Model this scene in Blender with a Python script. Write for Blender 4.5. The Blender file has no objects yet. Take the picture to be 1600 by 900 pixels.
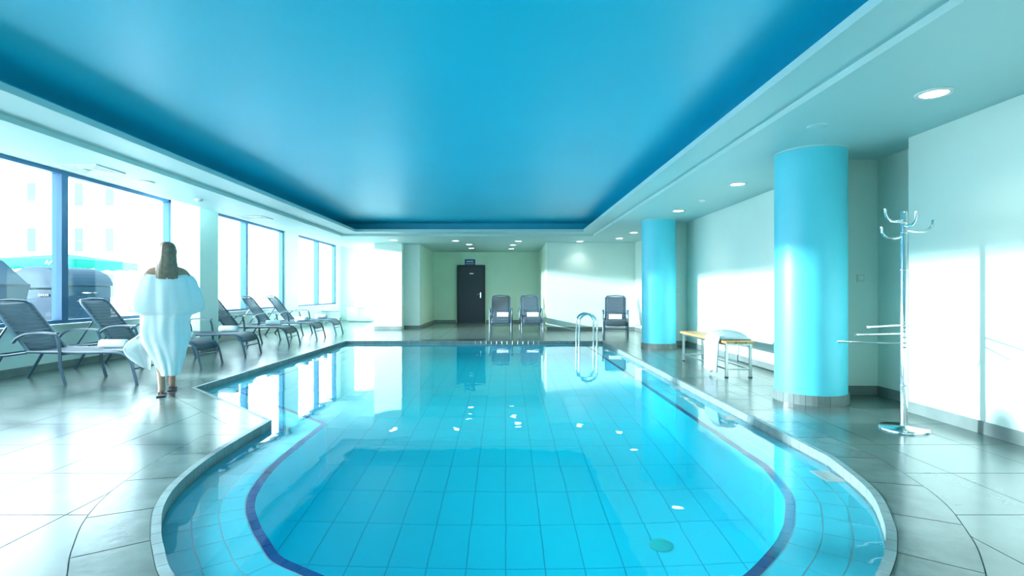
import bpy, bmesh, math, random
from mathutils import Vector, Matrix
from mathutils.geometry import delaunay_2d_cdt
random.seed(7)
R = math.radians
PI = math.pi
SC = bpy.context.scene
COL = SC.collection

# ------------------------------------------------------------------ camera
CAM_H, FPX = 1.12, 840.0
cam_d = bpy.data.cameras.new('camera')
cam_d.sensor_width = 36.0
cam_d.lens = 36.0 * FPX / 1600
cam_d.shift_x, cam_d.shift_y = 10 / 1600, 6 / 1600
cam_d.clip_start = 0.05
cam_d.clip_end = 500
cam = bpy.data.objects.new('camera', cam_d)
cam.location = (0, 0, CAM_H)
cam.rotation_euler = (PI / 2, 0, 0)
COL.objects.link(cam)
SC.camera = cam

# ------------------------------------------------------------------ world, lamps, exposure
W = bpy.data.worlds.new('overcast_sky')
SC.world = W
W.use_nodes = True
W.node_tree.nodes['Background'].inputs[0].default_value = (0.80, 0.95, 1.0, 1)
W.node_tree.nodes['Background'].inputs[1].default_value = 8.0
SC.view_settings.view_transform = 'Standard'
SC.view_settings.look = 'None'
SC.view_settings.gamma = 1.0
SC.view_settings.use_curve_mapping = False
SC.view_settings.exposure = 0.6
SC.cycles.max_bounces = 10
SC.cycles.diffuse_bounces = 6
SC.cycles.glossy_bounces = 4
SC.cycles.transparent_max_bounces = 12
SC.cycles.caustics_reflective = False
SC.cycles.caustics_refractive = True
SC.cycles.sample_clamp_indirect = 8.0
SC.cycles.use_denoising = True

# strong low light that rakes through the windows from across the yard
ld = bpy.data.lights.new('yard_floodlight', 'POINT')
ld.energy = 42000
ld.color = (0.86, 0.97, 1.0)
ld.shadow_soft_size = 0.22
lo = bpy.data.objects.new('yard_floodlight', ld)
lo.location = (-17.0, 9.3, 4.15)
COL.objects.link(lo)

# ------------------------------------------------------------------ helpers
def link(o, parent=None):
    COL.objects.link(o)
    if parent is not None:
        o.parent = parent
    return o

def tag(o, label=None, cat=None, group=None, kind=None):
    if label: o['label'] = label
    if cat: o['category'] = cat
    if group: o['group'] = group
    if kind: o['kind'] = kind
    return o

def empty(name, loc=(0, 0, 0), rz=0.0):
    o = bpy.data.objects.new(name, None)
    o.empty_display_size = 0.1
    o.location = loc
    o.rotation_euler = (0, 0, rz)
    return link(o)

class MB:
    def __init__(s):
        s.v = []; s.f = []; s.sm = []
    def add(s, vs, fs, smooth=False):
        b = len(s.v)
        s.v += [tuple(v) for v in vs]
        s.f += [tuple(b + i for i in f) for f in fs]
        s.sm += [smooth] * len(fs)
        return s
    def box(s, x0, x1, y0, y1, z0, z1):
        vs = [(x, y, z) for z in (z0, z1) for y in (y0, y1) for x in (x0, x1)]
        return s.add(vs, [(0, 2, 3, 1), (4, 5, 7, 6), (0, 1, 5, 4), (2, 6, 7, 3), (0, 4, 6, 2), (1, 3, 7, 5)])
    def bbox(s, x0, x1, y0, y1, z0, z1, b=0.004):
        bm = bmesh.new()
        bmesh.ops.create_cube(bm, size=1)
        for v in bm.verts:
            v.co = Vector(((x0 + x1) / 2 + v.co.x * (x1 - x0), (y0 + y1) / 2 + v.co.y * (y1 - y0), (z0 + z1) / 2 + v.co.z * (z1 - z0)))
        bmesh.ops.bevel(bm, geom=list(bm.edges), offset=b, segments=2, affect='EDGES', profile=0.6)
        bm.verts.ensure_lookup_table()
        s.add([v.co[:] for v in bm.verts], [[v.index for v in f.verts] for f in bm.faces])
        bm.free()
        return s
    def tube(s, pts, r, n=8, cap=True, radii=None):
        pts = [Vector(p) for p in pts]
        rings = []
        up = None
        for i, p in enumerate(pts):
            if i == 0: t = pts[1] - p
            elif i == len(pts) - 1: t = p - pts[i - 1]
            else: t = (pts[i + 1] - p).normalized() + (p - pts[i - 1]).normalized()
            t.normalize()
            if up is None:
                a = Vector((0, 0, 1)) if abs(t.z) < 0.9 else Vector((1, 0, 0))
                u = t.cross(a).normalized()
            else:
                u = (up - t * up.dot(t)).normalized()
            up = u
            w = t.cross(u)
            rr = radii[i] if radii else r
            rings.append([p + (u * math.cos(2 * PI * k / n) + w * math.sin(2 * PI * k / n)) * rr for k in range(n)])
        vs = [v for ring in rings for v in ring]
        fs = []
        for i in range(len(rings) - 1):
            for k in range(n):
                fs.append((i * n + k, i * n + (k + 1) % n, (i + 1) * n + (k + 1) % n, (i + 1) * n + k))
        s.add(vs, fs, True)
        if cap:
            s.add(rings[0], [tuple(reversed(range(n)))])
            s.add(rings[-1], [tuple(range(n))])
        return s
    def lathe(s, prof, n=32, cx=0, cy=0, smooth=True, caps=True):
        vs = []; fs = []
        for (r, z) in prof:
            for k in range(n):
                vs.append((cx + r * math.cos(2 * PI * k / n), cy + r * math.sin(2 * PI * k / n), z))
        for i in range(len(prof) - 1):
            for k in range(n):
                fs.append((i * n + k, i * n + (k + 1) % n, (i + 1) * n + (k + 1) % n, (i + 1) * n + k))
        s.add(vs, fs, smooth)
        if caps and prof[0][0] > 1e-5: s.add(vs[:n], [tuple(reversed(range(n)))])
        if caps and prof[-1][0] > 1e-5: s.add(vs[-n:], [tuple(range(n))])
        return s
    def grid(s, fn, nu, nv, smooth=True, close_u=False):
        vs = [fn(i / nu, j / nv) for j in range(nv + 1) for i in range(nu + (0 if close_u else 1))]
        w = nu if close_u else nu + 1
        fs = []
        for j in range(nv):
            for i in range(nu):
                a = j * w + i; b = j * w + (i + 1) % w
                fs.append((a, b, b + w, a + w))
        return s.add(vs, fs, smooth)
    def mesh(s, name):
        me = bpy.data.meshes.new(name)
        me.from_pydata(s.v, [], s.f)
        me.polygons.foreach_set('use_smooth', s.sm)
        me.update()
        return me
    def build(s, name, mat, parent=None, loc=None, rot=None, solid=None, bevel=None, subsurf=0):
        me = s.mesh(name)
        me.materials.append(mat)
        o = bpy.data.objects.new(name, me)
        if loc: o.location = loc
        if rot: o.rotation_euler = rot
        if subsurf:
            m = o.modifiers.new('s', 'SUBSURF'); m.levels = m.render_levels = subsurf
        if solid:
            m = o.modifiers.new('t', 'SOLIDIFY'); m.thickness = solid; m.offset = 0
        return link(o, parent)

def copy_tree(o, parent=None):
    c = o.copy()
    link(c, parent)
    for ch in list(o.children):
        copy_tree(ch, c)
    return c

# ------------------------------------------------------------------ materials
def mat(name, col, rough=0.5, metal=0.0, noise=0.0, nscale=5.0, bump=0.0, bscale=40.0, spec=0.5, emit=None, estr=0.0, sheen=0.0, ntype='N'):
    m = bpy.data.materials.new(name)
    m.use_nodes = True
    nt = m.node_tree; N = nt.nodes; L = nt.links
    b = N['Principled BSDF']
    b.inputs['Base Color'].default_value = (*col, 1)
    b.inputs['Roughness'].default_value = rough
    b.inputs['Metallic'].default_value = metal
    b.inputs['Specular IOR Level'].default_value = spec
    if sheen: b.inputs['Sheen Weight'].default_value = sheen
    if emit:
        b.inputs['Emission Color'].default_value = (*emit, 1)
        b.inputs['Emission Strength'].default_value = estr
    if noise or bump:
        tc = N.new('ShaderNodeTexCoord')
    if noise:
        t = N.new('ShaderNodeTexNoise'); t.inputs['Scale'].default_value = nscale; t.inputs['Detail'].default_value = 5
        L.new(tc.outputs['Object'], t.inputs['Vector'])
        r = N.new('ShaderNodeMapRange')
        r.inputs['From Min'].default_value = 0.25; r.inputs['From Max'].default_value = 0.75
        r.inputs['To Min'].default_value = 1 - noise; r.inputs['To Max'].default_value = 1 + noise
        L.new(t.outputs['Fac'], r.inputs['Value'])
        mx = N.new('ShaderNodeMix'); mx.data_type = 'RGBA'; mx.blend_type = 'MULTIPLY'
        mx.inputs['Factor'].default_value = 1
        mx.inputs['A'].default_value = (*col, 1)
        L.new(r.outputs['Result'], mx.inputs['B'])
        L.new(mx.outputs['Result'], b.inputs['Base Color'])
    if bump:
        t2 = N.new('ShaderNodeTexNoise'); t2.inputs['Scale'].default_value = bscale; t2.inputs['Detail'].default_value = 4
        L.new(tc.outputs['Object'], t2.inputs['Vector'])
        bp = N.new('ShaderNodeBump'); bp.inputs['Strength'].default_value = bump; bp.inputs['Distance'].default_value = 0.01
        L.new(t2.outputs['Fac'], bp.inputs['Height'])
        L.new(bp.outputs['Normal'], b.inputs['Normal'])
    return m

M = {}
M['wall'] = mat('mint_white_plaster', (0.66, 0.80, 0.74), 0.45, noise=0.03, nscale=1.5)
M['wall_recess'] = mat('pale_green_plaster', (0.62, 0.82, 0.68), 0.5, noise=0.03, nscale=1.5)
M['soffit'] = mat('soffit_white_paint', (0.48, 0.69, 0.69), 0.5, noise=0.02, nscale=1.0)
M['blue_ceiling'] = mat('blue_ceiling_paint', (0.0, 0.55, 0.77), 0.42, noise=0.04, nscale=0.8, spec=0.9)
M['column'] = mat('turquoise_column_paint', (0.10, 0.62, 0.74), 0.42, noise=0.05, nscale=2.0)
M['deck'] = mat('grey_slate_deck_tile', (0.090, 0.132, 0.122), 0.23, noise=0.22, nscale=2.2, bump=0.05, bscale=14, spec=1.0)
M['coping'] = mat('curved_slate_coping', (0.11, 0.15, 0.14), 0.2, noise=0.3, nscale=5, bump=0.1, bscale=20)
M['trim'] = mat('pale_edge_stone', (0.20, 0.28, 0.28), 0.4, noise=0.2, nscale=9)
M['grout'] = mat('tile_grout', (0.13, 0.17, 0.165), 0.8)
M['base'] = mat('slate_skirting', (0.17, 0.22, 0.21), 0.3, noise=0.2, nscale=4)
M['shelf'] = mat('light_blue_pool_tile', (0.07, 0.72, 0.90), 0.25, noise=0.05, nscale=3)
M['shelf_grout'] = mat('pale_pool_grout', (0.42, 0.66, 0.70), 0.7)
M['rim'] = mat('dark_blue_rim_tile', (0.006, 0.06, 0.24), 0.2, noise=0.1, nscale=6)
M['pool'] = mat('turquoise_pool_tile', (0.0, 0.78, 0.93), 0.3, noise=0.05, nscale=2)
M['pool_grout'] = mat('pool_floor_grout', (0.0, 0.52, 0.68), 0.7)
M['chrome'] = mat('chrome', (0.75, 0.80, 0.82), 0.12, metal=1.0)
M['steel'] = mat('brushed_steel', (0.6, 0.64, 0.64), 0.28, metal=1.0)
M['frame'] = mat('blue_grey_lounger_metal', (0.045, 0.10, 0.15), 0.3, spec=0.6)
M['win'] = mat('blue_window_frame', (0.025, 0.10, 0.20), 0.4, spec=0.3)
M['door'] = mat('dark_slate_door', (0.022, 0.035, 0.055), 0.4)
M['doorframe'] = mat('dark_door_frame', (0.015, 0.028, 0.035), 0.4)
M['wood'] = mat('honey_wood', (0.55, 0.30, 0.11), 0.4, noise=0.2, nscale=7)
M['towel'] = mat('white_terry', (0.80, 0.86, 0.87), 0.9, bump=0.35, bscale=120, sheen=0.3)
M['robe'] = mat('white_cotton_robe', (0.80, 0.87, 0.89), 0.85, bump=0.2, bscale=60, sheen=0.3)
M['skin'] = mat('skin', (0.50, 0.29, 0.21), 0.5, noise=0.04, nscale=8)
M['hair'] = mat('ash_blonde_hair', (0.23, 0.17, 0.12), 0.45, noise=0.3, nscale=30)
M['sole'] = mat('dark_flip_flop', (0.03, 0.035, 0.04), 0.6)
M['plastic'] = mat('white_plastic', (0.75, 0.80, 0.78), 0.4)
M['switch'] = mat('switch_plastic', (0.56, 0.68, 0.62), 0.35)
M['sign'] = mat('blue_sign', (0.01, 0.07, 0.30), 0.35)
M['signtext'] = mat('sign_white', (0.8, 0.85, 0.9), 0.4)
M['lamp'] = mat('downlight_glow', (0.9, 0.95, 0.9), 0.4, emit=(0.93, 1.0, 0.94), estr=9.0)
M['lampring'] = mat('downlight_ring', (0.75, 0.80, 0.80), 0.3)
M['green_lens'] = mat('green_lens', (0.0, 0.58, 0.55), 0.3)
M['container'] = mat('blue_grey_container', (0.005, 0.022, 0.040), 0.8, noise=0.12, nscale=3, spec=0.1)
M['bell'] = mat('slate_blue_container', (0.008, 0.030, 0.052), 0.8, noise=0.08, nscale=3, spec=0.1)
M['yellow'] = mat('yellow_sticker', (0.55, 0.5, 0.06), 0.5)
M['green_cloth'] = mat('green_canopy', (0.004, 0.13, 0.10), 0.9, spec=0.1)
M['outwall'] = mat('pale_facade', (0.8, 0.85, 0.86), 0.8)
M['outglass'] = mat('facade_window', (0.07, 0.085, 0.11), 0.6, spec=0.1)
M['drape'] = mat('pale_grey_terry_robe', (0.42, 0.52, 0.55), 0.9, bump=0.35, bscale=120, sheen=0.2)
M['pink'] = mat('pinkish_facade_strip', (0.16, 0.10, 0.14), 0.8, spec=0.1)
M['pave'] = mat('yard_paving', (0.6, 0.65, 0.66), 0.8, noise=0.08, nscale=1)
M['eye'] = mat('eye', (0.03, 0.03, 0.03), 0.2)
M['lip'] = mat('lip', (0.4, 0.12, 0.12), 0.5)
M['cabinet'] = mat('white_laminate', (0.75, 0.83, 0.83), 0.4)
M['greytop'] = mat('grey_top', (0.35, 0.45, 0.47), 0.4)

def mix_clear(name, ior, tint, bump=None, gloss_rough=0.0):
    m = bpy.data.materials.new(name); m.use_nodes = True
    nt = m.node_tree; N = nt.nodes; L = nt.links
    N.remove(N['Principled BSDF'])
    out = N['Material Output']
    tr = N.new('ShaderNodeBsdfTransparent'); tr.inputs[0].default_value = (*tint, 1)
    gl = N.new('ShaderNodeBsdfGlossy'); gl.inputs['Roughness'].default_value = gloss_rough
    fr = N.new('ShaderNodeFresnel'); fr.inputs['IOR'].default_value = ior
    mx = N.new('ShaderNodeMixShader')
    # same reflectance from either side of the thin sheet
    ge = N.new('ShaderNodeNewGeometry'); mr = N.new('ShaderNodeMapRange')
    mr.inputs['To Min'].default_value = ior; mr.inputs['To Max'].default_value = 1 / ior
    L.new(ge.outputs['Backfacing'], mr.inputs['Value']); L.new(mr.outputs[0], fr.inputs['IOR'])
    L.new(fr.outputs[0], mx.inputs[0]); L.new(tr.outputs[0], mx.inputs[1]); L.new(gl.outputs[0], mx.inputs[2])
    L.new(mx.outputs[0], out.inputs[0])
    if bump:
        tc = N.new('ShaderNodeTexCoord')
        mp = N.new('ShaderNodeMapping'); mp.inputs['Scale'].default_value = (1.0, 1.6, 1.0)
        L.new(tc.outputs['Object'], mp.inputs['Vector'])
        n1 = N.new('ShaderNodeTexNoise'); n1.inputs['Scale'].default_value = 1.3; n1.inputs['Detail'].default_value = 2.5
        n1.inputs['Distortion'].default_value = 0.6
        L.new(mp.outputs[0], n1.inputs['Vector'])
        bp = N.new('ShaderNodeBump'); bp.inputs['Strength'].default_value = bump; bp.inputs['Distance'].default_value = 0.05
        L.new(n1.outputs['Fac'], bp.inputs['Height'])
        L.new(bp.outputs['Normal'], gl.inputs['Normal']); L.new(bp.outputs['Normal'], fr.inputs['Normal'])
    return m

def water_mat():
    m = bpy.data.materials.new('clear_pool_water'); m.use_nodes = True
    nt = m.node_tree; N = nt.nodes; L = nt.links
    N.remove(N['Principled BSDF'])
    g = N.new('ShaderNodeBsdfGlass'); g.inputs['IOR'].default_value = 1.33; g.inputs['Roughness'].default_value = 0.0
    tc = N.new('ShaderNodeTexCoord')
    n1 = N.new('ShaderNodeTexNoise'); n1.inputs['Scale'].default_value = 1.5; n1.inputs['Detail'].default_value = 2.5
    n1.inputs['Distortion'].default_value = 0.6
    L.new(tc.outputs['Object'], n1.inputs['Vector'])
    bp = N.new('ShaderNodeBump'); bp.inputs['Strength'].default_value = 0.06; bp.inputs['Distance'].default_value = 0.05
    L.new(n1.outputs['Fac'], bp.inputs['Height']); L.new(bp.outputs['Normal'], g.inputs['Normal'])
    L.new(g.outputs[0], N['Material Output'].inputs[0])
    return m
M['water'] = water_mat()
M['glass'] = mix_clear('window_glass', 1.45, (0.95, 0.98, 1.0))

def sling_mat():
    m = bpy.data.materials.new('charcoal_mesh_sling'); m.use_nodes = True
    nt = m.node_tree; N = nt.nodes; L = nt.links
    b = N['Principled BSDF']; b.inputs['Base Color'].default_value = (0.05, 0.085, 0.12, 1); b.inputs['Roughness'].default_value = 0.55
    tr = N.new('ShaderNodeBsdfTransparent')
    mx = N.new('ShaderNodeMixShader')
    w = N.new('ShaderNodeTexWave'); w.inputs['Scale'].default_value = 9.0; w.inputs['Distortion'].default_value = 0.4
    w.bands_direction = 'X'
    tc = N.new('ShaderNodeTexCoord'); L.new(tc.outputs['Object'], w.inputs['Vector'])
    r = N.new('ShaderNodeMapRange'); r.inputs['To Min'].default_value = 0.06; r.inputs['To Max'].default_value = 0.30
    L.new(w.outputs['Fac'], r.inputs['Value']); L.new(r.outputs[0], mx.inputs[0])
    L.new(b.outputs[0], mx.inputs[1]); L.new(tr.outputs[0], mx.inputs[2])
    L.new(mx.outputs[0], N['Material Output'].inputs[0])
    return m
M['sling'] = sling_mat()

# ------------------------------------------------------------------ pool outline (water side of the edge stones)
def catmull(pts, n=8):
    out = []
    P = [Vector(p) for p in pts]
    for i in range(len(P) - 1):
        p0 = P[i - 1] if i else P[0] * 2 - P[1]
        p1, p2 = P[i], P[i + 1]
        p3 = P[i + 2] if i + 2 < len(P) else P[-1] * 2 - P[-2]
        for k in range(n):
            t = k / n
            out.append(0.5 * ((2 * p1) + (p2 - p0) * t + (2 * p0 - 5 * p1 + 4 * p2 - p3) * t * t + (3 * p1 - p0 - 3 * p2 + p3) * t ** 3))
    out.append(P[-1])
    return out

cap = [(0.12 + 1.88 * math.cos(R(a)), 3.42 + 1.88 * math.sin(R(a))) for a in (-128, -114, -100, -85, -70, -55)]
curve = catmull([(-2.04, 4.69), (-2.01, 3.78), (-1.92, 3.19), (-1.79, 2.82), (-1.62, 2.53), (-1.50, 2.36), (-1.305, 2.12)] + cap +
                [(1.55, 2.22), (1.75, 2.474), (1.85, 2.634), (2.01, 2.94), (2.10, 3.22), (2.19, 3.65)], 8)
RUNS = [[Vector((-3.62, 12.2)), Vector((-3.62, 6.28))], [Vector((-3.62, 6.28)), Vector((-2.04, 4.69))], curve,
        [Vector((2.19, 3.65)), Vector((2.19, 12.2))], [Vector((2.19, 12.2)), Vector((-3.62, 12.2))]]
STEP = 0.06
OUT = []      # (point, run index)
RUN_RANGE = []
for ri, run in enumerate(RUNS):
    seg = [(run[i + 1] - run[i]).length for i in range(len(run) - 1)]
    tot = sum(seg)
    n = max(2, round(tot / STEP))
    st = len(OUT)
    for k in range(n):
        d = tot * k / n
        i = 0
        while i < len(seg) - 1 and d > seg[i]:
            d -= seg[i]; i += 1
        OUT.append(run[i].lerp(run[i + 1], d / seg[i]))
    RUN_RANGE.append((st, len(OUT)))
NV = len(OUT)

def offset(d):
    """the outline moved d metres outward (negative: inward), mitred"""
    res = []
    for i in range(NV):
        a, b, c = OUT[i - 1], OUT[i], OUT[(i + 1) % NV]
        t1 = (b - a).normalized(); t2 = (c - b).normalized()
        n1 = Vector((t1.y, -t1.x)); n2 = Vector((t2.y, -t2.x))
        nn = (n1 + n2).normalized()
        res.append(b + nn * (d / max(0.3, nn.dot(n1))))
    # near a sharp corner on the crowded side the moved points cross over: pull those onto the mitre point
    for (st, _) in RUN_RANGE:
        c = res[st]
        for sgn in (-1, 1):
            for k in range(1, 14):
                j = (st + sgn * k) % NV
                dirv = (OUT[j] - OUT[st]).normalized()
                if (res[j] - c).dot(dirv) < 0:
                    res[j] = c + dirv * 1e-4 * k
                else:
                    break
    return res

def poly_clean(P):
    return [p.copy() for p in P]

def inside(p, P):
    x, y = p[0], p[1]
    c = False
    j = len(P) - 1
    for i in range(len(P)):
        a, b = P[i], P[j]
        if (a.y > y) != (b.y > y) and x < (b.x - a.x) * (y - a.y) / (b.y - a.y) + a.x:
            c = not c
        j = i
    return c

def ring_piece(inner, outer, i0, i1, z0, z1, gap=0.003, bottom=False):
    """one stone between two offset outlines from vertex i0 to i1"""
    I = [inner[k % NV].copy() for k in range(i0, i1 + 1)]
    O = [outer[k % NV].copy() for k in range(i0, i1 + 1)]
    for A in (I, O):
        d0 = A[1] - A[0]; d1 = A[-2] - A[-1]
        if d0.length > 1e-6: A[0] = A[0] + d0.normalized() * min(gap, d0.length * .4)
        if d1.length > 1e-6: A[-1] = A[-1] + d1.normalized() * min(gap, d1.length * .4)
    n = len(I)
    mb = MB()
    vs = [(p.x, p.y, z1) for p in I] + [(p.x, p.y, z1) for p in O] + [(p.x, p.y, z0) for p in I] + [(p.x, p.y, z0) for p in O]
    fs = []
    for k in range(n - 1):
        fs.append((k, n + k, n + k + 1, k + 1))
        fs.append((2 * n + k, k, k + 1, 2 * n + k + 1))
        fs.append((n + k, 3 * n + k, 3 * n + k + 1, n + k + 1))
    fs.append((0, 2 * n, 3 * n, n))
    fs.append((n - 1, 2 * n - 1, 4 * n - 1, 3 * n - 1))
    return mb.add(vs, fs)

def ring_row(name, d_in, d_out, step, z0, z1, material, parent, gap=0.003, limit=300):
    inner, outer = offset(d_in), offset(d_out)
    jobs = []
    for (a, b) in RUN_RANGE:
        n = b - a
        cnt = max(1, round(n / step))
        for k in range(cnt):
            i0 = a + round(n * k / cnt); i1 = a + round(n * (k + 1) / cnt)
            if i1 > i0:
                jobs.append((i0, i1))
    jobs.sort(key=lambda j: (OUT[((j[0] + j[1]) // 2) % NV]).length)
    rest = MB()
    for q, (i0, i1) in enumerate(jobs):
        mb = ring_piece(inner, outer, i0, i1, z0, z1, gap)
        if q < limit:
            mb.build(name, material, parent)
        else:
            rest.add(mb.v, mb.f)
    if rest.v:
        tag(rest.build(name + '_far', material, parent), kind='stuff')

def fill_poly(outer, holes, z, up=True):
    """flat polygon with holes as one triangulated sheet"""
    vs = []; es = []
    for P in [outer] + holes:
        b = len(vs)
        vs += [Vector((p[0], p[1])) for p in P]
        es += [(b + i, b + (i + 1) % len(P)) for i in range(len(P))]
    r = delaunay_2d_cdt(vs, es, [], 1, 1e-5)
    V, F = r[0], r[2]
    OP = [Vector((p[0], p[1])) for p in outer]
    HP = [[Vector((p[0], p[1])) for p in h] for h in holes]
    mb = MB()
    fs = []
    for f in F:
        c = sum((V[i] for i in f), Vector((0, 0))) / len(f)
        if inside(c, OP) and not any(inside(c, h) for h in HP):
            a = (V[f[1]] - V[f[0]]).cross(V[f[2]] - V[f[0]])
            fs.append(tuple(f) if (a > 0) == up else tuple(reversed(f)))
    mb.add([(v.x, v.y, z) for v in V], fs)
    return mb

def clipped_tile(x0, x1, y0, y1, P, keep_inside, z0, z1):
    """the piece of one rectangular tile that lies inside (or outside) outline P; None if nothing is left"""
    pts = [Vector((x0, y0)), Vector((x1, y0)), Vector((x1, y1)), Vector((x0, y1))]
    near = []
    m = 0.15
    n = len(P)
    es = [(0, 1), (1, 2), (2, 3), (3, 0)]
    vs = list(pts)
    for i in range(n):
        a, b = P[i], P[(i + 1) % n]
        if max(a.x, b.x) < x0 - m or min(a.x, b.x) > x1 + m or max(a.y, b.y) < y0 - m or min(a.y, b.y) > y1 + m:
            continue
        vs += [a.copy(), b.copy()]
        es.append((len(vs) - 2, len(vs) - 1))
    r = delaunay_2d_cdt(vs, es, [], 0, 1e-5)
    V, F = r[0], r[2]
    keep = []
    for f in F:
        c = sum((V[i] for i in f), Vector((0, 0))) / len(f)
        if x0 < c.x < x1 and y0 < c.y < y1 and inside(c, P) == keep_inside:
            a = (V[f[1]] - V[f[0]]).cross(V[f[2]] - V[f[0]])
            if abs(a) > 1e-7:
                keep.append(tuple(f) if a > 0 else tuple(reversed(f)))
    if not keep:
        return None
    area = sum(abs((V[f[1]] - V[f[0]]).cross(V[f[2]] - V[f[0]])) / 2 for f in keep)
    if area < 0.002:
        return None
    used = sorted({i for f in keep for i in f})
    mp = {u: k for k, u in enumerate(used)}
    edges = {}
    for f in keep:
        for k in range(3):
            edges[(f[k], f[(k + 1) % 3])] = 1
    mb = MB()
    nn = len(used)
    fs = [tuple(mp[i] for i in f) for f in keep]
    for (a, b) in edges:
        if (b, a) not in edges:
            fs.append((mp[b], mp[a], nn + mp[a], nn + mp[b]))
    mb.add([(V[u].x, V[u].y, z1) for u in used] + [(V[u].x, V[u].y, z0) for u in used], fs)
    return mb

def lay_tiles(name, xs, ys, gap, P, keep_inside, z0, z1, material, parent, limit=300, skip=None, order=None):
    jobs = []
    for i in range(len(xs) - 1):
        for j in range(len(ys) - 1):
            x0, x1, y0, y1 = xs[i] + gap / 2, xs[i + 1] - gap / 2, ys[j] + gap / 2, ys[j + 1] - gap / 2
            if skip and skip(x0, x1, y0, y1):
                continue
            cs = [inside((x, y), P) for x in (x0, (x0 + x1) / 2, x1) for y in (y0, (y0 + y1) / 2, y1)]
            full = all(c == keep_inside for c in cs)
            near = any(x0 - .02 < p.x < x1 + .02 and y0 - .02 < p.y < y1 + .02 for p in P)
            if full and not near:
                jobs.append((x0, x1, y0, y1, None))
            elif near or any(c == keep_inside for c in cs):
                mb = clipped_tile(x0, x1, y0, y1, P, keep_inside, z0, z1)
                if mb: jobs.append((x0, x1, y0, y1, mb))
    jobs.sort(key=order or (lambda t: math.hypot((t[0] + t[1]) / 2, (t[2] + t[3]) / 2)))
    shared = {}
    rest = MB()
    for q, (x0, x1, y0, y1, mb) in enumerate(jobs):
        if q < limit:
            if mb is None:
                key = (round(x1 - x0, 4), round(y1 - y0, 4))
                if key not in shared:
                    w, h = (x1 - x0) / 2, (y1 - y0) / 2
                    t = MB().add([(-w, -h, z1), (w, -h, z1), (w, h, z1), (-w, h, z1), (-w, -h, z0), (w, -h, z0), (w, h, z0), (-w, h, z0)],
                                 [(0, 1, 2, 3), (1, 0, 4, 5), (2, 1, 5, 6), (3, 2, 6, 7), (0, 3, 7, 4)])
                    shared[key] = t.mesh(name)
                    shared[key].materials.append(material)
                o = bpy.data.objects.new(name, shared[key])
                o.location = ((x0 + x1) / 2, (y0 + y1) / 2, 0)
                link(o, parent)
            else:
                mb.build(name, material, parent)
        else:
            if mb is None:
                rest.add([(x0, y0, z1), (x1, y0, z1), (x1, y1, z1), (x0, y1, z1), (x0, y0, z0), (x1, y0, z0), (x1, y1, z0), (x0, y1, z0)],
                         [(0, 1, 2, 3), (1, 0, 4, 5), (2, 1, 5, 6), (3, 2, 6, 7), (0, 3, 7, 4)])
            else:
                rest.add(mb.v, mb.f)
    if rest.v:
        tag(rest.build(name + '_far', material, parent), kind='stuff')

def frange(a, b, s):
    out = []; x = a
    while x < b - 1e-6:
        out.append(x); x += s
    out.append(b)
    return out

# ------------------------------------------------------------------ room shell
XL, XR = -6.55, 3.77
Y0, YB = -3.5, 15.95
ZS = 2.56           # soffit
deck_outer = [(-6.75, Y0), (4.3, Y0), (4.3, 21.6), (-6.75, 21.6)]
O_TRIM = offset(0.04)
O_COP = offset(0.33)
fl = fill_poly(deck_outer, [O_TRIM], -0.004).build('floor', M['grout'])
tag(fl, kind='structure')
TS = 0.62
xs = frange(-6.55, 4.3, TS)
ys = frange(Y0, 21.6, TS)
def in_view_key(t):
    x, y = (t[0] + t[1]) / 2, (t[2] + t[3]) / 2
    vis = y > 1.6 and -0.95 * y - .7 < x < 0.98 * y + .7
    return (0 if vis else 1, y * y + x * x)
lay_tiles('floor_tile', xs, ys, 0.006, O_COP, False, -0.006, 0.0, M['deck'], fl, order=in_view_key)
ring_row('coping_stone', 0.045, 0.325, 8, -0.006, 0.001, M['coping'], fl, gap=0.004)

# walls
def struct(mb, name, m, parent=None, **k):
    o = mb.build(name, m, parent, **k)
    if parent is None: tag(o, kind='structure')
    return o

wl = MB()
wl.box(-6.85, XL, Y0, 21.6, -.02, 0.63)                # sill wall
wl.box(-6.85, XL, Y0, -1.0, 0.63, 3.0)
wl.box(-6.85, XL, 10.62, 11.45, 0.63, 3.0)
wl.box(-6.85, XL, 15.99, 17.0, 0.63, 3.0)
wl.box(-6.85, XL, 20.84, 21.6, 0.63, 3.0)
wl.box(-6.85, XL, -1.0, 21.6, 2.93, 3.0)
struct(wl, 'wall_left', M['wall'])
struct(MB().box(XL, XL + 0.015, Y0, 21.45, 0, 0.10), 'baseboard_left', M['base'])

wb = MB()
wb.box(-3.9, -3.08, YB, YB + .35, -.02, 2.6)
wb.box(-3.08, -2.6, YB + .35, YB + .6, -.02, 2.6)
wb.box(1.2, 4.3, YB - .3, 19.7, -.02, 2.6)
wb.box(-6.85, -3.9, 21.4, 21.7, -.02, 3.0)
wb.box(-3.9, -3.7, YB + .35, 21.4, -.02, 2.6)
struct(wb, 'wall_back', M['wall'])
wr_ = MB()
wr_.box(-2.75, -2.6, YB + .6, 19.5, -.02, 2.6)
wr_.box(-2.75, 1.2, 19.5, 19.7, -.02, 2.6)
wr_.box(1.197, 1.2, YB - .298, 19.5, 0, 2.6)
struct(wr_, 'wall_recess', M['wall_recess'])
bb = MB()
bb.box(-3.9, -3.08, YB - .014, YB, 0, .1)
bb.box(-3.08, -2.6, YB + .336, YB + .35, 0, .1)
bb.box(-2.6, -2.586, YB + .35, 19.5, 0, .1)
bb.box(-2.6, -1.80, 19.486, 19.5, 0, .1)
bb.box(-0.70, 1.19, 19.486, 19.5, 0, .1)
bb.box(1.2, 3.77, YB - .314, YB - .3, 0, .1)
struct(bb, 'baseboard_back', M['base'])

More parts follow.
